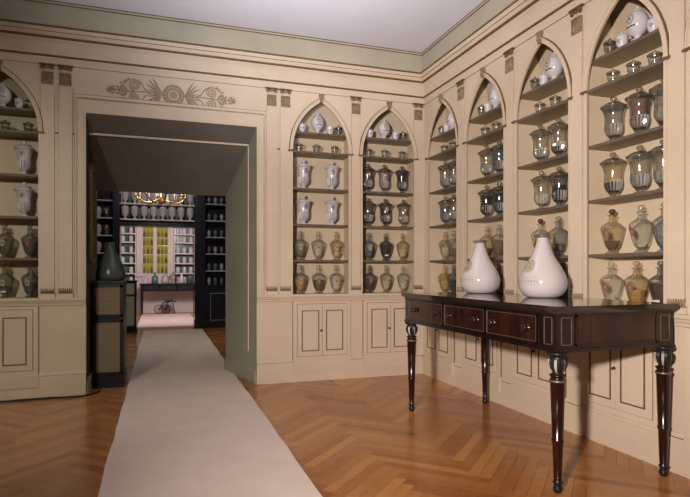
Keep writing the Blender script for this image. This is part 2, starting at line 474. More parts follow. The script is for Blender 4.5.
# doorway casing
b = MB()
def casing(b, o0, o1, d, m):
    b.mat(m)
    b.box(DX0-o1, DX0-o0, DF-d, DF+.002, LEDGE, DTOP+o1*1.75)
    b.box(DX1+o0, DX1+o1, DF-d, DF+.002, LEDGE, DTOP+o1*1.75)
    b.box(DX0-o0, DX1+o0, DF-d, DF+.002, DTOP+o0*1.75, DTOP+o1*1.75)
casing(b, 0, .014, .024, M['cream']); casing(b, .014, .070, .014, M['cream']); casing(b, .070, .078, .010, M['soft']); casing(b, .078, .092, .020, M['cream']); casing(b, .092, .096, .008, M['line'])
struct(b.build('trim_3'))

# the splayed passage through the thick wall
PY, PX0, PX1, PT = .87, -3.287, -1.985, 1.925
b = MB(); b.mat(M['shadesplay'])
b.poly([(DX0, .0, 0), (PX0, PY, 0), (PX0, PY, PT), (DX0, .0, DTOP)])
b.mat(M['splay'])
b.poly([(DX1, .0, 0), (PX1, PY, 0), (PX1, PY, PT), (DX1, .0, DTOP)])
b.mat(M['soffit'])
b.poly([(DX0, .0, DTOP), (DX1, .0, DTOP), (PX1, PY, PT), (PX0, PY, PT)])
b.mat(M['splay'])
for x in (DX0, DX1): b.poly([(x, 0, 0), (x, DF+.02, 0), (x, DF+.02, DTOP), (x, 0, LEDGE)])
struct(b.build('wall_passage'))
# bead that frames the splayed panels
def spl(x0, x1, t, z): return (x0+(x1-x0)*t, PY*t, z)
b = MB(); b.mat(M['cream'])
t0 = .22; zt = DTOP+(PT-DTOP)*t0-.012
zt2 = DTOP+(PT-DTOP)*t0
xl = DX0+(PX0-DX0)*t0+.006; xr = DX1+(PX1-DX1)*t0-.006
b.box(xl, xr, PY*t0-.010, PY*t0+.010, zt-.012, zt+.006)
b.box(xr-.008, xr+.002, PY*t0-.010, PY*t0+.010, .30, zt)

struct(b.build('trim_4'))
b = MB(); b.mat(M['splay'])
b.rings([[(DX1-.012+(PX1-DX1)*t, PY*t, z) for z in ()] or [(DX1+(PX1-DX1)*t-e, PY*t, z) for e, z in ((.0, 0), (.014, 0), (.014, .12), (.0, .14))] for t in (0.02, 1)], False)
b.rings([[(DX0+(PX0-DX0)*t+e, PY*t, z) for e, z in ((.0, 0), (.014, 0), (.014, .12), (.0, .14))] for t in (0.02, 1)], False)
struct(b.build('baseboard_passage'))

# ornament over the doorway
orn = thing('relief_ornament', 'painted scroll and palmette relief on the frieze above the doorway', 'ornament', (-2.552, DF, 2.728))
def spiral(cx, cz, r, turns, a0, sg, n=26):
    return [(cx+sg*(r*(1-i/n*.85))*cos(a0+i/n*turns*2*pi), -.004, cz+(r*(1-i/n*.85))*sin(a0+i/n*turns*2*pi)) for i in range(n+1)]
def circ(r, n=28, cx=0, cz=0): return [(cx+r*cos(2*pi*i/n), -.004, cz+r*sin(2*pi*i/n)) for i in range(n)]
b = MB(); b.mat(M['ornament'])
b.tube(circ(.092), .005, 5, True); b.tube(circ(.054), .005, 5, True); b.tube(circ(.030), .005, 5, True)
b.lathe([(.018, -.006), (.016, .004), (.004, .008)], 12, (0, 0, 0)) if False else None
for i in range(14):
    a = 2*pi*i/14; b.tube(circ(.011, 8, .073*cos(a), .073*sin(a)), .004, 4, True)
b.tube(circ(.012, 10), .008, 5, True)
b.build('medallion', None, orn)
for sg in (-1, 1):
    b = MB(); b.mat(M['ornament'])
    for k in range(9):
        a = radians(-62+k*124/8)
        L = .135 if abs(k-4) > 1 else .10
        pts = [(sg*(.10+L*t*cos(a)+.02*t*t), -.004, L*1.0*t*sin(a)*(1+.15*t)) for t in (0, .25, .5, .75, 1)]
        b.tube(pts, [.003, .006, .008, .007, .002], 5, flat=.6)
    b.build('palmette', None, orn)
    b = MB(); b.mat(M['ornament'])
    b.tube([(sg*x, -.004, z) for x, z in ((.16, 0), (.27, .006), (.36, -.004), (.44, .004), (.52, 0))], .005, 5)
    for vz in (-1, 1):
        b.tube([(x, y, vz*z) for x, y, z in spiral(sg*.335, .056, .052, 2.4, -pi/2, sg)], .005, 5)
        b.tube([(x, y, vz*z) for x, y, z in spiral(sg*.435, .030, .026, 1.8, -pi/2, sg)], .004, 5)
        b.tube([(sg*.21, -.004, vz*.01), (sg*.25, -.004, vz*.03), (sg*.28, -.004, vz*.085), (sg*.34, -.004, vz*.115), (sg*.40, -.004, vz*.095), (sg*.425, -.004, vz*.065)], .005, 5)
        for j, (x, z) in enumerate(((.40, .082), (.43, .062), (.30, .09), (.37, .10), (.27, .07))):
            b.tube([(sg*x, -.004, vz*z), (sg*(x+.02), -.004, vz*(z+.012)), (sg*(x+.035), -.004, vz*(z+.006))], [.003, .008, .002], 5, flat=.6)
        for x in (.40, .46, .50):
            b.tube([(sg*x, -.004, 0), (sg*(x+.015), -.004, vz*.028), (sg*(x+.035), -.004, vz*.034)], [.004, .009, .003], 5, flat=.6)
    for i in range(6):
        a = 2*pi*i/6
        b.tube([(sg*.545, -.004, 0), (sg*.545+.020*cos(a), -.004, .020*sin(a)), (sg*.545+.034*cos(a), -.004, .034*sin(a))], [.003, .009, .003], 5, flat=.6)
    b.build('scroll', None, orn)

# ------------------------------------------------------------------ the rest of the shell
def clip(poly, axis, val, keep_less):
    out = []
    for i, p in enumerate(poly):
        q = poly[(i+1) % len(poly)]
        a = (p[axis] <= val) == keep_less; c = (q[axis] <= val) == keep_less
        if a: out.append(p)
        if a != c:
            t = (val-p[axis])/(q[axis]-p[axis]); out.append((p[0]+t*(q[0]-p[0]), p[1]+t*(q[1]-p[1])))
    return out
def floor_mesh(X0, X1, Y0, Y1):
    b = MB(); b.mat(M['parquet'])
    L, Wd, g = .60, .066, .0008
    rnd = random.Random(3)
    vals = []
    L = Wd*9
    ox = -1.015
    r = int((Y1-Y0+X1-X0)/Wd)+10
    s2 = sqrt(.5)
    for i in range(-170, 130):
        for j in range(-16, 10):
            u, v = i*Wd+j*L, i*Wd-j*L
            for kind, (a0, a1, c0, c1) in ((0, (u, u+L, v, v+Wd)), (1, (u, u+Wd, v+Wd, v+Wd+L))):
                tone = rnd.random()
                P = [(a0+g, c0+g), (a1-g, c0+g), (a1-g, c1-g), (a0+g, c1-g)]
                P = [((p-q)*s2+ox, (p+q)*s2) for p, q in P]
                if max(p[0] for p in P) < X0 or min(p[0] for p in P) > X1 or max(p[1] for p in P) < Y0 or min(p[1] for p in P) > Y1: continue
                for ax, val, less in ((0, X0, False), (0, X1, True), (1, Y0, False), (1, Y1, True)):
                    if P: P = clip(P, ax, val, less)
                if len(P) < 3: continue
                if b.poly([(x, y, 0) for x, y in P]): vals.append((.16+.36*tone if kind else .24+.36*tone))  # random tone, plus an offset per plank direction that imitates directional sheen
    b.mat(M['line']); b.poly([(X0, Y0, -.003), (X1, Y0, -.003), (X1, Y1, -.003), (X0, Y1, -.003)]); vals.append(0)
    me = b.mesh('floor')
    at = me.color_attributes.new('plank', 'FLOAT_COLOR', 'CORNER')
    li = 0
    for p in me.polygons:
        v = vals[p.index]
        for l in p.loop_indices: at.data[l].color = (v, v, v, 1)
    return struct(link('floor', me))
floor_mesh(-5.12, .06, -6.6, 10.2)
b = MB(); b.mat(M['ceiling']); b.box(-5.2, .3, -6.7, .3, HC, HC+.1); struct(b.build('ceiling'))
b = MB(); b.mat(M['unseenwall']); b.box(-5.25, -5.1, -6.7, .3, 0, HC); b.mat(M['cream']); b.box(-5.1, -4.69, DF, .3, 0, HC); struct(b.build('wall_left'))
b = MB(); b.mat(M['unseenwall']); b.box(-5.2, .3, -6.75, -6.6, 0, HC); struct(b.build('wall_front'))
# seal behind the niches
b = MB(); b.mat(M['plain'])
b.box(.27, .33, -6.7, .33, 0, HC); struct(b.build('wall_outer'))
b = MB(); b.mat(M['plain'])
b.box(-5.2, DX0-.04, .28, PY, 0, HC); b.box(DX1+.04, .33, .28, PY, 0, HC); b.box(DX0-.06, DX1+.06, .28, PY, DTOP+.05, HC)
struct(b.build('wall_core'))

# runner
b = MB()
yl = [-5.2+.25*i for i in range(43)]
rl = random.Random(5)
rings = []
for y in yl:
    e0, e1 = (rl.random()-.5)*.010, (rl.random()-.5)*.010
    x0, x1 = -2.958+e0, -1.925+e1
    rings.append([(x0, y, .001), (x0, y, .009), ((x0+x1)/2, y, .010), (x1, y, .009), (x1, y, .001)])
b.rings(rings, False)
tag(b.build('carpet_runner', M['carpet']), 'long pale runner laid over the parquet through the doorway', 'carpet')

# cable at the foot of the left plinth
b = MB()
pts = [(-4.6+.08*i, -.045-.010*sin(i*.9)-.006*sin(i*2.3), .009) for i in range(16)]+[(-3.32, -.05, .009), (-3.25, -.01, .009), (-3.2, .10, .009), (-3.19, .2, .009)]
b.tube(pts, .008, 6)
tag(b.build('electric_cable', M['rubber']), 'black cable on the floor along the plinth left of the doorway', 'cable')

# ------------------------------------------------------------------ cupboards under the niches
def cupboard(center, rot, label):
    loc = (center, 0, 0) if rot == 0 else (0, -center, 0)
    t = thing('built_in_cupboard', label, 'cupboard', loc, rot, 'cream cupboards under the niches')
    b = MB(); b.mat(M['cream'])
    b.box(-.30, .30, -.016, -.001, .115, .793)
    b.box(-.306, .306, -.030, -.001, .10, .19); b.box(-.302, .302, -.024, -.001, .19, .212)
    b.mat(M['line'])
    b.box(-.304, -.300, -.010, -.001, .21, .793); b.box(.300, .304, -.010, -.001, .21, .793)
    b.box(-.262, .262, -.0175, -.0155, .247, .770)
    b.build('cupboard_frame', None, t)
    for sg in (-1, 1):
        b = MB(); b.mat(M['cream'])
        x0, x1 = (-.258, -.002) if sg < 0 else (.002, .258)
        b.box(x0, x1, -.024, -.0178, .251, .766)
        b.mat(M['line'])
        px0, px1 = (x0+.043, x1-.035) if sg < 0 else (x0+.035, x1-.043)
        z0, z1 = .300, .705
        for bx in ((px0, px1, z0, z0+.008), (px0, px1, z1-.008, z1), (px0, px0+.008, z0+.008, z1-.008), (px1-.008, px1, z0+.008, z1-.008)):
            b.box(bx[0], bx[1], -.030, -.0235, bx[2], bx[3])
        b.mat(M['cream']); b.box(px0+.014, px1-.014, -.027, -.0235, z0+.014, z1-.014)
        d = b.build('door', None, t)
        if sg > 0:
            b = MB(); b.lathe([(.012, 0), (.012, .002), (.005, .004), (.006, .012), (.009, .017), (.004, .021)], 10)
            k = b.build('knob', M['darkknob'], d, (.017-.03, -.0238, .500)); k.rotation_euler = (pi/2, 0, 0); k['label'] = 'small dark knob'
for c, l in ((BACK[0], 'cream two-door cupboard under the niche left of the doorway'), (BACK[1], 'cream two-door cupboard under the niche just right of the doorway'),
             (BACK[2], 'cream two-door cupboard on the back wall beside the corner')):
    cupboard(c, 0, l)
ORD = ['first', 'second', 'third', 'fourth', 'fifth']
for k in range(5):
    cupboard(RIGHT[k], ROT_R, 'cream two-door cupboard under the right wall, %s from the corner' % ORD[k])

# ------------------------------------------------------------------ shelves
NICHE = {'L': ('niche left of the doorway', BACK[0], 0), 'B1': ('niche right of the doorway', BACK[1], 0), 'B2': ('back wall niche beside the corner', BACK[2], 0)}
for k in range(5): NICHE['R%d' % (k+1)] = ('%s right wall niche from corner' % ORD[k], RIGHT[k], ROT_R)
SHNAME = ['lowest', 'second', 'third', 'fourth', 'topmost']
b = MB(); e = W+.018
b.mat(M['shelf']); b.box(-e, e, DF+.027, DBOX-.001, -.020, 0); b.mat(M['edge']); b.box(-e, e, DF+.022, DF+.027, -.020, 0)
SHELF_ME = b.mesh('shelf')
b = MB()                                   # the impost shelf runs to the wall face
b.mat(M['edge']); b.box(-W+.001, W-.001, DF-.004, DF+.001, -.020, 0); b.mat(M['shelf']); b.box(-W+.001, W-.001, DF+.001, DF+.022, -.020, 0); b.box(-e, e, DF+.022, DBOX-.001, -.020, 0)
SHELF2_ME = b.mesh('shelf')
def place(u, d, z, rot): return (u, d, z) if rot == 0 else (d, -u, z)
for key, (nm, c, rot) in NICHE.items():
    for i, z in enumerate(SHELVES):
        o = link('shelf', SHELF2_ME if i == 3 else SHELF_ME, None, place(c, 0, z, rot)); o.rotation_euler = (0, 0, rot)
        tag(o, '%s shelf in the %s' % (SHNAME[i], nm), 'shelf', 'niche shelves')

# ------------------------------------------------------------------ jars
MESH = {}
def cached(key, fn):
    if key not in MESH: MESH[key] = fn()
    return MESH[key]

URN = [(.045, 0), (.046, .006), (.034, .012), (.018, .020), (.016, .028), (.026, .036), (.042, .050), (.053, .068), (.057, .088), (.0575, .108), (.055, .122),
       (.0535, .128), (.054, .150), (.056, .175), (.0595, .195), (.066, .212), (.077, .226), (.079, .231)]
URN_F = prof_fn(URN)
URN_LID = [(.081, .2315), (.082, .236), (.072, .240), (.060, .250), (.042, .259), (.020, .264), (.012, .268), (.012, .274), (.020, .281), (.022, .288), (.018, .297), (.006, .303)]
DEC = [(.042, 0), (.044, .006), (.034, .010), (.024, .020), (.027, .030), (.036, .040), (.046, .060), (.055, .090), (.063, .125), (.070, .155), (.0725, .168), (.066, .180),
       (.048, .196), (.028, .208), (.021, .218), (.0195, .238), (.020, .246), (.030, .250), (.030, .255)]
DEC_F = prof_fn(DEC)
DEC_S = [(.014, .2552), (.012, .262), (.019, .268), (.022, .277), (.018, .287), (.008, .293)]
OVAL = [(.038, 0), (.040, .005), (.026, .013), (.016, .022), (.022, .030), (.040, .044), (.056, .066), (.065, .092), (.068, .116), (.066, .140), (.057, .166), (.042, .187), (.030, .197)]
OVAL = [(r*.94, z*.90) for r, z in OVAL]
OVAL_F = prof_fn(OVAL)
OVAL_LID = [(.029, .1778), (.030, .182), (.024, .189), (.010, .194), (.006, .200), (.010, .206), (.008, .212), (.003, .215)]
POT = [(.026, 0), (.027, .004), (.023, .010), (.032, .022), (.036, .040), (.034, .056), (.038, .064), (.038, .068)]
POT_F = prof_fn(POT)
POT_LID = [(.040, .0685), (.040, .073), (.030, .082), (.012, .088), (.006, .092), (.010, .099), (.004, .104)]
MINI = [(.022, 0), (.023, .003), (.022, .008), (.028, .020), (.030, .036), (.029, .044), (.034, .052), (.034, .055)]
MINI_LID = [(.036, .0555), (.036, .059), (.026, .066), (.008, .070), (.008, .077), (.003, .081)]
MINI = [(r*1.2, z*1.18) for r, z in MINI]; MINI_LID = [(r*1.2, z*1.18) for r, z in MINI_LID]
def lathe_mesh(key, name, prof, mat, seg=20, flute=None, smooth=True, mats=None):
    def f():
        b = MB(); b.mat(mat); b.lathe(prof, seg, flute=flute, smooth=smooth)
        if mats:                                   # grey grooves on porcelain, painted pale reflections on glass gadroons
            b.mat(mats); gi = b.cur
            for fc in b.bm.faces:
                c = fc.calc_center_median()
                if len(fc.verts) == 4 and flute and flute[0] < c.z < flute[1]-.006:
                    a = (math.atan2(c.y, c.x) % (2*pi))/(2*pi)*seg
                    if int(a) % 2 == 1: fc.material_index = gi
        return b.mesh(name)
    return cached((key, mat.name), f)
def inner(prof, z0, z1, k=.90):
    pts = [(r*k, z) for r, z in prof if z0 < z < z1]
    fn = prof_fn(prof)
    return [(fn(z0)*k, z0)]+pts+[(fn(z1)*k, z1)]
def emblem_mesh(key, rf, zc, hz, ha, outer, mid, banner=None):
    def f():
        b = MB()
        b.mat(outer); b.patch(rf, zc, hz, ha, rho0=.30 if key.startswith('dece') else .66, rho1=1)
        b.mat(mid); b.patch(rf, zc, hz, ha, rho0=.0, rho1=.30 if key.startswith('dece') else .40, off=.0018)
        if banner:
            b.mat(banner); b.band(rf, zc-hz*1.75, zc-hz*1.25, -pi/2-ha*1.3, -pi/2+ha*1.3)
        return b.mesh('emblem')
    return cached((key, outer.name, mid.name), f)

def urn(label, loc, rot, mat, content=None, fill=.19, emblem=None, lidmat=None, yaw=0, group=None):
    t = thing('lidded_urn', label, 'urn', loc, rot+yaw, group or 'lidded urns on the niche shelves')
    link('body', lathe_mesh('urn', 'body', URN, mat, 32, (.045, .124, 16, .14), True, M['gadroon'] if mat is M['porcelain'] else M['glintglass']), t)
    link('lid', lathe_mesh('urnlid', 'lid', URN_LID, lidmat or (mat if mat is por else smk), 24), t)
    if mat is por:
        def bands():
            b = MB(); b.mat(M['greyink'])
            b.band(URN_F, .2185, .2225, 0, 2*pi, .0012, 32, 1)
            return b.mesh('painted_band')
        link('painted_band', cached('urnb', bands), t)
    if content: 
        o = link('contents', cached(('urnc', content, fill), lambda: MB().mat(M['c_'+content]).lathe(inner(URN, .044, fill, .86), 20).mesh('contents')), t)
        o['label'] = '%s contents seen through the glass' % content
    if emblem:
        link('emblem', emblem_mesh('urne'+emblem, URN_F, .180, .026, .36, M[emblem], M['blueink' if mat is M['porcelain'] else 'whitelabel']), t)
    return t
def bottle(label, loc, rot, mat, content=None, fill=.13, emblem='ochreink', stop=None, yaw=0, paper=False):
    t = thing('glass_bottle', label, 'bottle', loc, rot+yaw, 'stoppered bottles on the niche shelves')
    link('body', lathe_mesh('dec', 'body', DEC, mat, 12, None, False), t)
    link('stopper', lathe_mesh('decs', 'stopper', DEC_S, stop or mat, 12), t)
    if content:
        o = link('contents', cached(('decc', content, fill), lambda: MB().mat(M['c_'+content]).lathe(inner(DEC, .034, fill, .88), 12, smooth=False).mesh('contents')), t)
        o['label'] = '%s contents seen through the glass' % content
    if emblem: link('emblem', emblem_mesh('dece'+emblem, DEC_F, .130, .030, .34, M[emblem], M['greenink' if emblem == 'redink' else 'redink']), t)
    if paper:
        o = link('paper_label', cached('decp', lambda: MB().mat(M['whitelabel']).band(DEC_F, .046, .062, -pi/2-.5, -pi/2+.5, .002).mesh('paper_label')), t)
    return t
def oval(label, loc, rot, yaw=0):
    t = thing('oval_jar', label, 'jar', loc, rot+yaw, 'oval white jars on the topmost shelves')
    link('body', lathe_mesh('oval', 'body', OVAL, M['porcelain'], 24), t)
    link('lid', lathe_mesh('ovall', 'lid', OVAL_LID, M['porcelain'], 16), t)
    def f():
        b = MB(); b.mat(M['greyink']); b.patch(OVAL_F, .124, .034, .42, rho0=.55)
        b.mat(M['redink']); b.patch(OVAL_F, .124, .011, .12, rho0=0, rho1=1)
        b.mat(M['darkknob']); b.band(OVAL_F, .076, .083, -pi/2-.55, -pi/2+.55)
        return b.mesh('emblem')
    link('emblem', cached('ovale', f), t)
    return t
def pot(label, loc, rot, mat, yaw=0, emblem=True):
    t = thing('small_pot', label, 'pot', loc, rot+yaw, 'small lidded pots on the topmost shelves')
    link('body', lathe_mesh('pot', 'body', POT, mat, 18), t)
    link('lid', lathe_mesh('potl', 'lid', POT_LID, mat, 16), t)
    if emblem: link('emblem', emblem_mesh('dece_pot', POT_F, .040, .013, .34, M['greyink'], M['gadroon']), t)
def mini(label, loc, rot, mat, yaw=0):
    t = thing('small_glass_pot', label, 'pot', loc, rot+yaw, 'miniature glass pots on the fourth shelves')
    link('body', lathe_mesh('mini', 'body', MINI, mat, 16), t)
    link('lid', lathe_mesh('minil', 'lid', MINI_LID, mat, 14), t)
    link('contents', cached('minic', lambda: MB().mat(M['c_grey']).lathe(inner(MINI, .006, .03, .85), 14).mesh('contents')), t)

DJ = .135     # how far into the wall the jars stand
NSH = {'L': 'niche left of doorway', 'B1': 'niche right of doorway', 'B2': 'back wall niche beside corner', 'R1': 'first right wall niche from corner', 'R2': 'second right wall niche from corner',
       'R3': 'third right wall niche from corner', 'R4': 'fourth right wall niche from corner'}
SHS = ['ledge', 'lowest shelf', 'second shelf', 'third shelf', 'fourth shelf', 'topmost shelf']
ZS = [LEDGE]+SHELVES
G = M
clr, grn, smk, yel, blu, por = M['gclear'], M['ggreen'], M['gsmoke'], M['gyellow'], M['gblue'], M['porcelain']
KEEP = {'L': .005, 'B1': -.008, 'B2': -.009, 'R1': .045, 'R2': .040, 'R3': .035, 'R4': .030}
SHIFT = {'L': .01, 'B1': -.014, 'B2': -.02, 'R1': .085, 'R2': .07, 'R3': .06, 'R4': .047}
def P(n, u, s):
    nm, c, rot = NICHE[n]
    return (place(c+u+KEEP[n]+SHIFT[n], .085, ZS[s]+.0005, rot) if s >= 4 else place(c+u+KEEP[n], DJ, ZS[s]+.0005, rot)), rot
def urns(n, s, rows):
    for u, pos, desc, mat, content, fill, emb in rows:
        loc, rot = P(n, u, s)
        urn('%s %s on %s, %s' % (desc, pos, SHS[s], NSH[n]), loc, rot, mat, content, fill, emb, yaw=(u*7 % .5)-.2)
def bottles(n, s, rows):
    for u, pos, desc, mat, content, fill, emb, stop, paper in rows:
        loc, rot = P(n, u, s)
        bottle('%s %s on %s, %s' % (desc, pos, SHS[s], NSH[n]), loc, rot, mat, content, fill, emb, stop, (u*5 % .5)-.2, paper)
WU = 'white urn'
urns('L', 3, [(.158, 'right', WU, por, None, 0, 'greenink')]); urns('L', 2, [(.158, 'right', WU, por, None, 0, 'ochreink')])
bottles('L', 1, [(.013, 'middle', 'grey bottle', smk, 'grey', .12, 'greenink', None, False), (.205, 'right', 'grey bottle with red emblem', smk, 'grey', .14, 'redink', None, False)])
bottles('L', 0, [(.013, 'middle', 'grey bottle', smk, 'slate', .10, 'greenink', None, True), (.205, 'right', 'grey bottle', smk, 'slate', .13, 'greenink', None, False)])
for s, e in ((3, 'blueink'), (2, 'blueink')):
    urns('B1', s, [(-.147, 'left', WU, por, None, 0, e), (.156, 'right', WU, por, None, 0, e)])
bottles('B1', 1, [(-.185, 'left', 'grey-green bottle', grn, 'olive', .14, 'greenink', None, False), (.006, 'middle', 'pale bottle with ochre emblem', clr, 'pale', .14, 'ochreink', None, False),
                  (.205, 'right', 'pale bottle with ochre emblem', yel, 'pale', .08, 'ochreink', None, False)])
bottles('B1', 0, [(-.182, 'left', 'ochre bottle', grn, 'ochre', .15, 'ochreink', None, False), (.010, 'middle', 'dark-filled bottle', clr, 'brown', .14, 'redink', None, False),
                  (.200, 'right', 'pale bottle with ochre emblem', clr, 'pale', .15, 'ochreink', None, False)])
urns('B2', 3, [(-.188, 'left', 'dark grey urn', smk, 'slate', .20, 'redink'), (.004, 'middle', 'mottled red-white urn', clr, 'mottle', .21, 'redink'), (.212, 'right', 'blue-black urn', smk, 'black', .21, None)])
urns('B2', 2, [(-.182, 'left', 'grey-green urn', smk, 'slate', .17, None), (.016, 'middle', 'brown-grey glass urn', smk, 'brown', .19, 'ochreink'), (.230, 'right', 'brown urn', grn, 'tan', .21, 'redink')])
bottles('B2', 1, [(-.173, 'left', 'blue-grey bottle', blu, 'slate', .12, 'greenink', None, False), (.020, 'middle', 'black-filled bottle', smk, 'black', .17, None, grn, True), (.220, 'right', 'pale yellow bottle', yel, 'pale', .12, 'ochreink', None, False)])
bottles('B2', 0, [(-.168, 'left', 'red-brown bottle', smk, 'redbrown', .15, 'redink', None, False), (.024, 'middle', 'pale green bottle', yel, 'pale', .12, 'greenink', None, False), (.228, 'right', 'clear bottle', clr, 'pale', .10, 'greenink', None, False)])
urns('R1', 3, [(-.170, 'left', 'clear urn', grn, 'grey', .13, None), (.010, 'right', 'grey urn', grn, 'grey', .16, None)])
urns('R1', 2, [(-.165, 'left', 'blue-grey urn', blu, 'slate', .19, None), (.006, 'right', 'grey urn', grn, 'grey', .15, None)])
bottles('R1', 1, [(-.165, 'left', 'yellowish bottle', yel, 'pale', .13, 'ochreink', None, False), (.006, 'right', 'red-brown bottle', clr, 'redbrown', .12, None, None, False)])
bottles('R1', 0, [(-.180, 'left', 'amber bottle', yel, 'ochre', .13, 'ochreink', None, False), (.006, 'right', 'dark bottle', smk, 'black', .14, None, None, False)])
urns('R2', 3, [(-.165, 'left', 'grey urn', grn, 'grey', .13, None), (.032, 'right', 'dark urn', smk, 'slate', .20, None)])
urns('R2', 2, [(-.165, 'left', 'black-filled urn', smk, 'black', .205, None), (.034, 'right', 'black-filled urn', smk, 'black', .20, None)])
bottles('R2', 1, [(-.151, 'left', 'pale yellow bottle', yel, 'pale', .10, 'ochreink', None, False), (.030, 'right', 'red-brown bottle', clr, 'redbrown', .155, None, None, False)])
bottles('R2', 0, [(.030, 'right', 'brown bottle', smk, 'brown', .14, 'redink', None, False)])
urns('R3', 3, [(-.178, 'left', 'clear urn', grn, 'grey', .10, None), (.027, 'right', 'grey urn over dark contents', grn, 'black', .085, None)])
urns('R3', 2, [(-.165, 'left', 'clear urn', grn, 'pale', .09, None), (.034, 'right', 'dark urn', smk, 'black', .16, None)])
bottles('R3', 1, [(-.177, 'left', 'brown bottle', clr, 'redbrown', .12, 'ochreink', M['darkknob'], False), (.025, 'right', 'clear blue-grey bottle', blu, 'grey', .09, 'ochreink', None, False)])
bottles('R3', 0, [(.080, 'right', 'grey bottle', smk, 'slate', .12, None, None, False)])
urns('R4', 3, [(-.207, 'left', 'clear urn over tan contents', blu, 'tan', .125, None), (-.005, 'middle', 'brown-filled urn', clr, 'redbrown', .215, None), (.172, 'right', 'grey urn', grn, 'grey', .14, None)])
urns('R4', 2, [(-.212, 'left', 'yellowish urn over dark lumps', yel, 'black', .105, None), (.0, 'middle', 'clear greenish urn', grn, 'grey', .125, None), (.168, 'right', 'clear urn', grn, 'grey', .12, None)])
bottles('R4', 1, [(-.218, 'left', 'yellow bottle with brown stopper', yel, 'brown', .085, 'redink', M['darkknob'], False), (.010, 'middle', 'clear bottle with red emblem', clr, 'pale', .05, 'redink', None, False),
                  (.176, 'right', 'clear bottle', blu, 'grey', .10, None, None, False)])
bottles('R4', 0, [(-.225, 'left', 'clear bottle with red emblem', clr, 'pale', .06, 'redink', None, False), (-.025, 'middle', 'bottle of amber liquid', yel, 'amber', .115, 'redink', None, False),
                  (.150, 'right', 'dark brown bottle with white label', smk, 'brown', .155, None, None, True)])
# topmost shelf and the miniature pots
for n in ('B1', 'B2', 'R1', 'R2', 'R3', 'R4', 'L'):
    back = n in ('B1', 'B2', 'L')
    loc, rot = P(n, 0.0 if back else -.018, 5); oval('white oval jar with emblem on topmost shelf, %s' % NSH[n], loc, rot)
    rows = [(-.160, 'left', por), (.134, 'centre-right', por), (.225, 'far right', smk)] if back else [(-.235, 'far left', smk), (-.136, 'centre-left', por), (.098, 'right', por)]
    if n == 'L': rows = [(.122, 'centre-right', por), (.205, 'far right', clr)]
    if n in ('R1', 'R2', 'R3'): rows = rows[:2]
    for u, pos, m in rows:
        loc, rot = P(n, u, 5)
        pot('%s pot %s on topmost shelf, %s' % ('white' if m is por else 'glass', pos, NSH[n]), loc, rot, m, (u*6 % .6)-.3, m is por)
    rows = {'L': [(.015, 'middle'), (.19, 'right')], 'B1': [(-.195, 'left'), (-.012, 'middle'), (.185, 'right')], 'B2': [(-.175, 'left'), (.01, 'middle'), (.21, 'right')],
            'R4': [(-.207, 'left'), (-.048, 'middle'), (.105, 'right')]}.get(n, [(-.178, 'left'), (-.008, 'right')])
    for u, pos in rows:
        loc, rot = P(n, u, 4); mini('tiny glass pot %s on fourth shelf, %s' % (pos, NSH[n]), loc, rot, smk if n == 'L' else grn)

# ------------------------------------------------------------------ the table
tb = thing('console_table', 'long dark mahogany table with three drawers against the right wall', 'table', (-.44, -2.21, 0))
TX0, TX1, TY0, TY1 = -.385, .375, -.865, .885       # apron, local
b = MB(); b.mat(M['tabletop'])
def slab(b, grow, z0, z1): b.box(TX0-grow, TX1+.01, TY0-grow, TY1+grow, z0, z1)
slab(b, .008, .888, .897); slab(b, .020, .897, .9035); slab(b, .026, .9035, .917); slab(b, .022, .917, .925)
b.build('tabletop', None, tb)
b = MB(); b.mat(M['mahogany'])
b.box(TX0, TX1, TY0, TY1, .705, .889)
b.box(TX0-.006, TX1, TY0-.006, TY1+.006, .695, .712)
# framed panels of the end and of the corner posts
def frame_end(b, x0, x1, z0, z1, y, w=.007):
    for r in ((x0, x1, z0, z0+w), (x0, x1, z1-w, z1), (x0, x0+w, z0, z1), (x1-w, x1, z0, z1)):
        b.box(r[0], r[1], y-.005, y+.001, r[2], r[3])
def frame_front(b, y0, y1, z0, z1, x, w=.006):
    for r in ((y0, y1, z0, z0+w), (y0, y1, z1-w, z1), (y0, y0+w, z0, z1), (y1-w, y1, z0, z1)):
        b.box(x-.005, x+.001, r[0], r[1], r[2], r[3])
b.mat(M['mahogred']); b.box(TX0+.13, TX1-.13, TY0-.004, TY0, .735, .868)
b.mat(M['mahogany']); frame_end(b, TX0+.115, TX1-.115, .722, .880, TY0, .010)
ap = b.build('apron', None, tb)
for (x0, x1) in ((TX0+.028, TX0+.092), (TX1-.092, TX1-.028)):
    b = MB(); b.mat(M['brass']); frame_end(b, x0, x1, .730, .868, TY0, .003); p = b.build('brass_stringing', None, ap)
for (y0, y1) in ((TY0+.028, TY0+.088), (TY1-.070, TY1-.018)):
    b = MB(); b.mat(M['brass']); frame_front(b, y0, y1, .730, .868, TX0, .003); p = b.build('brass_stringing', None, ap)
def knob_mesh():
    b = MB(); b.lathe([(.019, 0), (.019, .003), (.010, .005), (.008, .012), (.012, .016), (.019, .022), (.020, .027), (.015, .032), (.005, .034)], 14)
    b.mats = [M['mahogred']]; return b.mesh('knob')
KN = knob_mesh()
for (y0, y1) in ((.255, .790), (-.255, .245), (-.735, -.265)):
    b = MB(); b.mat(M['mahogred']); b.box(TX0-.008, TX0+.02, y0, y1, .728, .872)
    b.mat(M['mahogany']); frame_front(b, y0, y1, .724, .876, TX0-.008, .008)
    d = b.build('drawer', None, tb)
    b = MB(); b.mat(M['brass']); frame_front(b, y0+.010, y1-.010, .734, .866, TX0-.0075, .0025); b.build('brass_stringing', None, d)
    for f in (.17, .83):
        k = link('knob', KN, d, (TX0-.008, y0+(y1-y0)*f, .800)); k.rotation_euler = (0, -pi/2, 0)
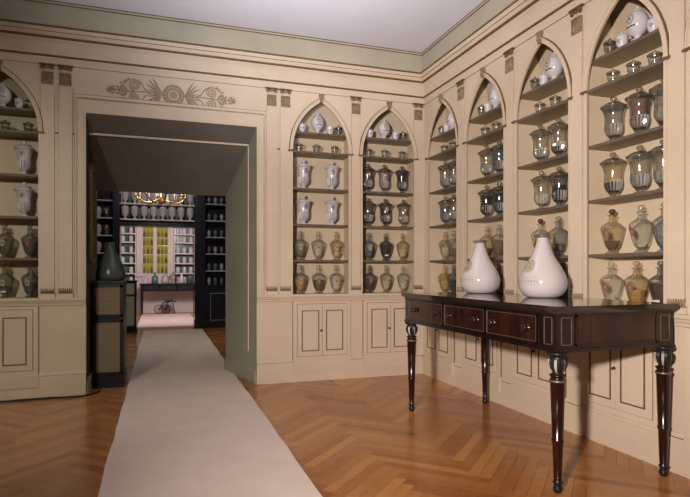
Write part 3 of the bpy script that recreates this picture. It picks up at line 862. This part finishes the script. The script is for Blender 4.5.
LEG = [(.014, 0), (.019, .010), (.020, .024), (.014, .036), (.017, .044), (.022, .052), (.016, .060), (.017, .075), (.0225, .250), (.026, .253), (.026, .264), (.0232, .268),
       (.031, .545), (.034, .548), (.034, .560), (.028, .566), (.029, .574), (.036, .578), (.036, .585), (.024, .590), (.026, .598), (.040, .620), (.045, .645), (.041, .662), (.030, .672),
       (.036, .678), (.046, .684), (.048, .696)]
def leg_mesh():
    b = MB(); b.mat(M['mahogred']); b.lathe(LEG, 24, flute=(.597, .664, 12, .10))
    b.mat(M['ebony']); gi = b.cur
    for f in b.bm.faces:
        z = f.calc_center_median().z
        if z > .59 or z < .06: f.material_index = gi
    b.mat(M['fluteglint']); si = b.cur
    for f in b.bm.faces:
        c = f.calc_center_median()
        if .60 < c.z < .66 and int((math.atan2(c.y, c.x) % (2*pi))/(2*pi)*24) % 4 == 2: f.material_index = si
    return b.mesh('leg')
LEG = [(r*(1.16 if z < .575 else 1.1), z) for r, z in LEG]
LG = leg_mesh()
RG = MB(); RG.mat(M['brass']); RG.lathe([(.0402, .5485), (.0415, .551), (.0415, .557), (.0402, .5595)], 20); RG = RG.mesh('collar')
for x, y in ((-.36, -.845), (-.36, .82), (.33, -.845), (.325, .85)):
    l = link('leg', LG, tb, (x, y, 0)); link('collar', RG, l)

# opal glass carafes on the table
CAR = [(.085, 0), (.104, .004), (.123, .018), (.140, .040), (.149, .066), (.152, .092), (.150, .118), (.143, .142), (.131, .168), (.117, .194), (.102, .220), (.086, .246), (.071, .273), (.059, .300), (.050, .325), (.041, .352), (.036, .378), (.036, .392)]
CAR_F = prof_fn(CAR)
def carafe(label, loc, yaw, stopper):
    t = thing('opal_carafe', label, 'carafe', loc, ROT_R+yaw, 'milk-white carafes on the table')
    link('body', lathe_mesh('car', 'body', CAR, M['opal'], 36), t)
    link('lip', lathe_mesh('carl', 'lip', [(.037, .388), (.050, .392), (.055, .399), (.055, .408), (.047, .413), (.032, .411), (.030, .392)], M['ggreen'], 28), t)
    def f():
        b = MB(); b.mat(M['greenink']); b.patch(CAR_F, .205, .042, .36, rho0=.62, nt=24)
        b.mat(M['ochreink']); b.patch(CAR_F, .205, .030, .25, rho0=.2, rho1=.75, off=.002)
        b.mat(M['greenink']); b.patch(CAR_F, .205, .014, .12, off=.0025)
        return b.mesh('emblem')
    link('emblem', cached('care', f), t)
    def g():
        b = MB()
        b.mat(M['greenink']); b.band(CAR_F, .128, .1305, -pi/2-.75, -pi/2+.70, n=16, m=1); b.band(CAR_F, .088, .0905, -pi/2-.75, -pi/2+.70, n=16, m=1)
        b.mat(M['ochreink'])
        rn = random.Random(2)
        for k in range(11):
            a = -pi/2-.6+k*.115
            b.band(CAR_F, .100, .100+.012+.006*rn.random(), a, a+.045, n=2, m=1)
        return b.mesh('ribbon')
    link('ribbon', cached('carr', g), t)
    if stopper:
        pass
    return t
carafe('milk-white carafe standing nearer the room corner on the dark table', (-.30, -1.575, .9255), .05, False)
carafe('milk-white carafe standing farther from the room corner on the dark table', (-.30, -2.315, .9255), .10, False)

# ------------------------------------------------------------------ cane-fronted cabinet in the passage and its demijohn
cb = thing('cane_cabinet', 'tall narrow black cabinet with two cane panels in the passage', 'cabinet', (-3.132, .29, 0), 0)
b = MB(); b.mat(M['ebony'])
b.box(-.135, .135, .004, .42, .06, .985); b.box(-.142, .142, -.012, .43, .0, .075); b.box(-.139, .139, -.006, .425, .075, .10)
b.box(-.142, .142, -.014, .43, .985, 1.005); b.build('carcass', None, cb)
for z0, z1 in ((.665, .965), (.125, .635)):
    b = MB(); b.mat(M['ebony'])
    for r in ((-.130, .130, z0, z0+.022), (-.130, .130, z1-.022, z1), (-.130, -.106, z0, z1), (.100, .130, z0, z1)): b.box(r[0], r[1], -.006, .006, r[2], r[3])
    d = b.build('door' if z1 < .7 else 'drawer', None, cb)
    b = MB(); b.mat(M['cane']); b.box(-.106, .100, -.001, .005, z0+.022, z1-.022); p = b.build('cane_panel', None, d); p['label'] = 'woven cane panel'
DJ_P = [(.10, 0), (.128, .006), (.136, .03), (.134, .075), (.122, .125), (.100, .180), (.075, .230), (.053, .272), (.042, .305), (.038, .335), (.040, .345), (.046, .350), (.046, .362), (.036, .366)]
tag(MB().mat(M['demijohn']).lathe(DJ_P, 28).build('demijohn', None, None, (-3.125, .445, 1.0055)), 'dark green glass demijohn standing on the black cane cabinet', 'bottle')

# dark-framed glass on the left splay
mr = thing('framed_glass', 'tall dark-framed glass on the left side of the passage', 'mirror', spl(DX0, PX0, .15, 0), math.atan2(PY, PX0-DX0))
b = MB(); b.mat(M['line'])
LL = .32
for r in ((0, LL, 1.17, 1.21), (0, LL, 2.03, 2.07), (0, .035, 1.17, 2.07), (LL-.035, LL, 1.17, 2.07)): b.box(r[0], r[1], -.035, -.006, r[2], r[3])
b.build('frame', None, mr)
b = MB(); b.mat(M['mirror']); b.box(.035, LL-.035, -.018, -.008, 1.21, 2.03); b.build('glass', None, mr)

# ------------------------------------------------------------------ second room, black cabinetry
YB = 5.5
b = MB(); b.mat(M['plain'])
b.box(-5.2, -5.1, PY, YB+.4, 0, 3.3); b.box(.0, .1, PY, YB+.4, 0, 3.3); struct(b.build('wall_second_room'))
b = MB(); b.mat(M['plain']); b.box(-5.2, .1, PY, YB+.4, 3.3, 3.4); struct(b.build('ceiling_second_room'))
OX0, OX1, OT = -3.37, -2.05, 1.92
b = MB(); b.mat(M['blackgloss'])
b.box(-5.1, OX0, YB+.30, YB+.36, 0, 3.3); b.box(OX1, 0, YB+.30, YB+.36, 0, 3.3); b.box(OX0, OX1, YB+.30, YB+.36, OT+.02, 3.3)
struct(b.build('wall_cabinetry'))
bk = thing('black_bookcase', 'black lacquered wall of shelves framing the far opening', 'shelving', (-2.7, YB, 0))
LX0, LX1 = OX0+2.7, OX1+2.7
b = MB(); b.mat(M['blackgloss'])
for x0, x1 in ((LX0-.12, LX0), (LX1, LX1+.20)):
    b.box(x0, x1, -.03, .29, 0, 3.2)
    b.box(x0-.01, x1+.01, -.045, .29, 0, .14); b.box(x0+.03, x1-.03, -.038, -.03, .85, 3.1)
b.build('column', None, bk)
b = MB(); b.mat(M['blackgloss']); b.box(LX0, LX1, -.02, .29, OT, OT+.075); b.build('lintel', None, bk)
RX0, RX1 = LX1+.20, 2.6
b = MB(); b.mat(M['blackgloss']); b.box(RX0, RX1, -.01, .29, 0, .80); b.box(RX0, RX1, -.03, .29, .80, .83); b.box(RX0, RX1, -.02, .29, 0, .10)
lo = b.build('base_cabinet', None, bk)
for k in range(4):
    b = MB(); b.mat(M['brass']); x = RX0+.09+k*.42
    for r in ((x, x+.30, .14, .155), (x, x+.30, .655, .67), (x, x+.012, .155, .655), (x+.288, x+.30, .155, .655)): b.box(r[0], r[1], -.016, -.008, r[2], r[3])
    o = b.build('gilt_panel_molding', None, lo)
SH2 = [1.105, 1.43, 1.75, 2.07, 2.39]
b = MB(); b.mat(M['blackgloss']); b.box(-2.4, LX0-.12, -.01, .29, 0, .80); b.build('base_cabinet', None, bk)
for z in SH2:
    for x0, x1 in ((RX0, RX1), (-2.4, LX0-.12)):
        b = MB(); b.mat(M['greyink']); b.box(x0, x1, .0, .29, z-.022, z); b.build('shelf', None, bk)
TSH = [2.055, 2.345]
for z in TSH:
    b = MB(); b.mat(M['white']); b.box(LX0, LX1, -.005, .29, z-.022, z); b.build('shelf', None, bk)
# white urns over the opening
SU = [(.040, 0), (.042, .008), (.018, .03), (.020, .045), (.050, .075), (.062, .12), (.062, .19), (.070, .215)]
SUL = [(.072, .2155), (.060, .235), (.020, .25), (.016, .265), (.006, .272)]
row = ['first', 'second', 'third', 'fourth', 'fifth', 'sixth', 'seventh', 'eighth']
for z, nm in ((TSH[0], 'lower'), (TSH[1], 'upper')):
    for k in range(8):
        x = OX0+.085+k*.165
        t = thing('far_urn', 'white urn, %s from left in the %s row over the far opening' % (row[k], nm), 'urn', (x, YB+.08, z+.0005), 0, 'white urns over the far opening')
        link('body', lathe_mesh('su', 'body', SU, por, 14), t); link('lid', lathe_mesh('sul', 'lid', SUL, por, 14), t)
# small pale jars on the right-hand black shelves
SJ = [(.022, 0), (.024, .006), (.014, .018), (.030, .04), (.036, .075), (.030, .105), (.034, .115), (.014, .13), (.004, .14)]
CO = ['bottom', 'second', 'third', 'fourth', 'fifth', 'sixth']
for i, z in enumerate([.83]+SH2):
    for k, x in enumerate((-1.775, -1.655, -1.535)):
        big = 1.0
        o = link('far_jar', lathe_mesh('sj', 'far_jar', SJ, M['jarslate'] if (i+k) % 3 else M['greyink'], 12), None, (x, YB+.10, z+.0005))
        tag(o, 'small jar, %s in the %s row of right-hand black shelves' % (('left', 'middle', 'right')[k], CO[i]), 'jar', 'small jars on the black shelves')
for i, z in enumerate(SH2[1:4]):
    for k, x in enumerate((-3.74, -3.60)):
        o = link('far_jar', lathe_mesh('sj2', 'far_jar', [(r*1.6, zz*1.5) for r, zz in SJ], M['gblue'] if k else M['greyink'], 12), None, (x, YB+.10, z+.0005))
        tag(o, 'bluish jar, %s on the %s left-hand black shelf' % (('left', 'right')[k], ('lower', 'middle', 'upper')[i]), 'jar', 'jars on the left-hand black shelves')

# low cabinet by the opening
c2 = thing('low_cabinet', 'narrow black cabinet with dull green panels beside the far opening', 'cabinet', (-3.19, 5.12, 0))
b = MB(); b.mat(M['ebony']); b.box(-.115, .115, 0, .30, .0, .90); b.box(-.13, .13, -.012, .31, 0, .07); b.box(-.13, .13, -.015, .31, .90, .925); b.build('carcass', None, c2)
for z0, z1 in ((.12, .64), (.68, .87)):
    b = MB(); b.mat(M['greenpanel']); b.box(-.07, .08, -.006, .002, z0, z1); b.build('panel', None, c2)

# chandelier
ch = thing('chandelier', 'gilded chandelier with curved arms hanging in the second room', 'chandelier', (-2.66, 3.3, 2.13))
b = MB(); b.mat(M['gold']); b.lathe([(.01, -.05), (.035, -.03), (.05, 0), (.03, .03), (.06, .06), (.02, .1), (.015, .3), (.03, .33), (.012, .36), (.012, 1.2)], 16); b.build('stem', None, ch)
for k in range(8):
    a = 2*pi*k/8+.2
    pts = []
    for i in range(9):
        t = i/8; r = .05+.31*t; z = .03-.06*sin(t*pi)+.03*t*t
        pts.append((r*cos(a), r*sin(a), z))
    b = MB(); b.mat(M['gold']); b.tube(pts, .011, 6)
    b.lathe([(.01, 0), (.035, .012), (.02, .02), (.018, .03)], 10, pts[-1]); ar = b.build('arm', None, ch)
    b = MB(); b.mat(M['whiteshade']); b.lathe([(.011, .03), (.011, .10), (.004, .105)], 8, pts[-1]); cd = b.build('candle', None, ar)
# ------------------------------------------------------------------ third room
YC = 9.9
b = MB(); b.mat(M['white']); b.box(-5.0, -4.9, YB+.36, YC, 0, 3); b.box(-.3, -.2, YB+.36, YC, 0, 3); b.box(-5.0, -.2, YC, YC+.1, 0, 3); struct(b.build('wall_third_room'))
b = MB(); b.mat(M['white']); b.box(-5.0, -.2, YB+.36, YC+.1, 3, 3.1); struct(b.build('ceiling_third_room'))
b = MB(); b.mat(M['pinkcloth']); b.box(-3.10, -1.95, YB+.42, 9.15, .001, .012); 
tag(b.build('pink_rug', None), 'pale pink carpet leading up to the far table', 'carpet')
b = MB(); b.mat(M['white']); b.box(-3.4, -1.7, YC-.05, YC, .0, .72); struct(b.build('trim_5'))
# bottle window: two lit leaves with glass shelves
WZ0, WZ1 = 1.05, 2.22
wn = struct(MB().mat(M['white']).box(-3.254, -3.105, YC-.06, YC, WZ0-.1, WZ1).box(-2.478, -2.341, YC-.06, YC, WZ0-.1, WZ1).box(-2.84, -2.762, YC-.06, YC, WZ0, WZ1).box(-3.254, -2.341, YC-.06, YC, WZ1, WZ1+.12).build('window_1'))
for x0, x1 in ((-3.105, -2.84), (-2.762, -2.478)):
    struct(MB().mat(M['yellowpane']).box(x0, x1, YC-.012, YC-.004, WZ0, WZ1).build('pane', None, wn))
    for z in (1.30, 1.53, 1.765, 1.97):
        MB().mat(M['white'] if z in (1.53, 1.97) else M['gyellow']).box(x0, x1, YC-.058, YC-.014, z-.012, z).build('glass_shelf', None, wn)
AB = [(.029, 0), (.030, .01), (.030, .11), (.009, .14), (.009, .175), (.013, .18)]
for j, z in enumerate((1.05, 1.30, 1.53, 1.765, 1.97)):
    for s, xs in enumerate(((-3.06, -2.972, -2.885), (-2.713, -2.62, -2.527))):
        for k, x in enumerate(xs):
            o = link('window_bottle', lathe_mesh('ab', 'window_bottle', AB, [M['c_olive'], M['c_amber'], M['c_redbrown']][(j*2+k+s) % 3], 10), None, (x, YC-.036, z+.0005))
            tag(o, 'bottle on %s lit window shelf, %s of %s leaf' % (CO[j], ('left', 'middle', 'right')[k], ('left', 'right')[s]), 'bottle', 'bottles in the lit window')
# white shelving either side
SW = [(.045, 0), (.05, .01), (.05, .12), (.04, .14), (.042, .15), (.01, .165)]
for nm, x0, x1, n in (('left', -3.70, -3.26, 2), ('right', -2.335, -1.80, 3)):
    t = thing('white_shelving', 'white jar shelves on the %s of the lit far window' % nm, 'shelving', ((x0+x1)/2, YC-.26, 0))
    w = (x1-x0)/2
    b = MB(); b.mat(M['white'])
    b.box(-w, w, .24, .258, .75, 2.3); b.box(-w, -w+.02, 0, .25, .75, 2.3); b.box(w-.02, w, 0, .25, .75, 2.3); b.box(-w, w, 0, .25, 2.28, 2.32)
    b.build('case', None, t)
    b = MB(); b.mat(M['teal']); b.box(-w+.02, w-.02, .225, .239, .77, 2.27); b.build('back_panel', None, t)
    zs = (.78, 1.04, 1.30, 1.56, 1.84, 2.06)
    for z in zs:
        b = MB(); b.mat(M['white']); b.box(-w+.02, w-.02, .01, .222, z-.03, z); b.build('shelf', None, t)
    for i, z in enumerate(zs):
        for k in range(n):
            x = (x0+x1)/2-w+.02+(2*w-.04)*(k+.5)/n
            o = link('white_jar', lathe_mesh('sw', 'white_jar', SW, por, 12), None, (x, YC-.17, z+.0005))
            tag(o, 'white jar, %s in %s row of %s white shelves' % (row[k], CO[i], nm), 'jar', 'white jars beside the far window')
# far table and its glassware
ft = thing('far_table', 'dark table with three drawers under the lit far window', 'table', (-2.47, 9.30, 0))
FW = .70
b = MB(); b.mat(M['ebony']); b.box(-FW, FW, -.02, .30, .745, .775); b.build('tabletop', None, ft)
b = MB(); b.mat(M['mahogany']); b.box(-FW+.03, FW-.03, 0, .28, .58, .745); b.build('apron', None, ft)
for k in range(3):
    b = MB(); b.mat(M['ebony']); x = -FW+.08+k*.42; b.box(x, x+.38, -.012, .0, .60, .73); d = b.build('drawer', None, ft)
    b = MB(); b.mat(M['brass']); b.lathe([(.012, 0), (.016, .012), (.006, .02)], 8); kk = b.build('knob', None, d, (x+.19, -.012, .665)); kk.rotation_euler = (pi/2, 0, 0)
for sx in (-1, 1):
    for y in (.03, .25):
        b = MB(); b.mat(M['ebony']); b.lathe([(.02, 0), (.022, .03), (.03, .45), (.038, .52), (.03, .56), (.04, .58)], 12); b.build('leg', None, ft, (sx*(FW-.06), y, 0))
def simple(name, prof, mat, loc, label, cat, seg=16):
    return tag(MB().mat(mat).lathe(prof, seg).build(name, None, None, loc), label, cat)
TZ = .7755
simple('white_mortar', [(.05, 0), (.055, .02), (.04, .03), (.075, .10), (.08, .12)], por, (-3.03, 9.42, TZ), 'white mortar at the left end of the far table', 'mortar')
simple('dark_flask', [(.07, 0), (.08, .02), (.08, .16), (.03, .21), (.025, .27), (.035, .28)], M['teal'], (-2.80, 9.45, TZ), 'dark teal flask on the far table beside the mortar', 'flask')
simple('glass_dome', [(.10, 0), (.10, .10), (.08, .18), (.03, .23), (.02, .26)], M['gclear'], (-2.55, 9.42, TZ), 'clear glass dome in the middle of the far table', 'glass dome')
simple('green_globe', [(.05, 0), (.03, .03), (.09, .09), (.11, .15), (.09, .21), (.03, .26), (.03, .30)], M['ggreen'], (-2.35, 9.44, TZ), 'round green glass vessel right of the glass dome', 'vessel')
simple('pink_jar', [(.05, 0), (.06, .02), (.06, .14), (.03, .18), (.04, .21), (.01, .24)], por, (-2.15, 9.44, TZ), 'white lidded jar between green vessel and teal canister', 'jar')
simple('teal_canister', [(.10, 0), (.10, .16), (.105, .165), (.105, .18), (.02, .20)], M['teal'], (-1.93, 9.43, TZ), 'wide teal canister at the right end of the far table', 'canister')
# wheeled iron stand under the table
wh = thing('wheeled_stand', 'small iron stand on wheels under the far table', 'stand', (-2.60, 9.33, 0))
for dx in (0, .16):
    b = MB(); b.mat(M['iron']); b.tube([(dx-.10+.11*cos(2*pi*i/24), dx*.5, .122+.11*sin(2*pi*i/24)) for i in range(24)], .010, 6, True)
    for k in range(6):
        a = pi*k/6; b.tube([(dx-.10+.105*cos(a), dx*.5, .122+.105*sin(a)), (dx-.10-.105*cos(a), dx*.5, .122-.105*sin(a))], .004, 4)
    b.build('wheel', None, wh)
b = MB(); b.mat(M['iron']); b.tube([(-.10, 0, .122), (.0, .04, .28), (.12, .04, .30), (.22, .05, .33), (.32, .05, .30)], .014, 6); b.tube([(.06, .08, .122), (.12, .06, .30)], .012, 6)
b.tube([(.22, .05, .33), (.28, .05, .012)], .012, 6); b.build('frame', None, wh)
b = MB(); b.mat(M['teal']); b.lathe([(.03, 0), (.10, .03), (.13, .08), (.135, .09)], 16, (.10, .05, .31)); b.build('bowl', None, wh)

# ------------------------------------------------------------------ lights
def light(kind, name, loc, power, color, **k):
    l = bpy.data.lights.new(name, kind); l.energy = power; l.color = color
    for a, v in k.items():
        if a != 'aim': setattr(l, a, v)
    o = bpy.data.objects.new(name, l); COL.objects.link(o); o.location = loc
    if 'aim' in k:
        o.rotation_euler = (Vector(k['aim'])-Vector(loc)).to_track_quat('-Z', 'Y').to_euler()
    return o
light('SPOT', 'key_lamp', (-3.9, -5.75, 1.62), 1260, (1, .882, .82), aim=(.0, -1.3, 1.3), spot_size=radians(72), spot_blend=1.0, shadow_soft_size=.10)
light('SPOT', 'side_lamp', (-4.5, -4.9, 2.75), 330, (1, .95, .80), aim=(-4.0, 0, .85), spot_size=radians(54), spot_blend=1.0, shadow_soft_size=.12)
light('SPOT', 'ceiling_fill', (-2.0, -2.4, 2.2), 225, (.92, .93, 1), aim=(-1.8, -1.5, 3.42), spot_size=radians(120), spot_blend=1.0, shadow_soft_size=.3)  # added fill aimed upward to brighten the ceiling and lift the ambient light
light('POINT', 'chandelier_lamp', (-2.66, 3.3, 2.75), 14, (1, .8, .62), shadow_soft_size=.12)
light('AREA', 'third_room_lamp', (-2.5, 6.3, 2.3), 62, (1, .90, .88), size=.6, aim=(-2.5, 9.9, .9))
light('AREA', 'second_room_lamp', (-2.7, 2.4, 3.1), 40, (1, .95, .92), size=.8, aim=(-2.6, 5.5, 1.6))
w = bpy.data.worlds.new('World'); SC.world = w; w.use_nodes = True
w.node_tree.nodes['Background'].inputs['Color'].default_value = (.5, .5, .5, 1); w.node_tree.nodes['Background'].inputs['Strength'].default_value = .015

# ------------------------------------------------------------------ camera
cam = bpy.data.cameras.new('Camera'); co = bpy.data.objects.new('Camera', cam); COL.objects.link(co)
co.location = (-2.669, -5.289, 1.1); co.rotation_euler = (pi/2, 0, -radians(18.66))
cam.sensor_width = 36; cam.lens = 546.7/690*36; cam.shift_y = 22.16/690
cam.clip_start = .05; cam.clip_end = 100
SC.camera = co
vs = SC.view_settings
SC.display_settings.display_device = 'sRGB'
vs.view_transform = 'Standard'; vs.look = 'None'; vs.exposure = 0; vs.gamma = 1; vs.use_curve_mapping = False
try:
    SC.cycles.use_denoising = True; SC.cycles.max_bounces = 10; SC.cycles.transparent_max_bounces = 24
    SC.cycles.sample_clamp_indirect = 4
except Exception: pass
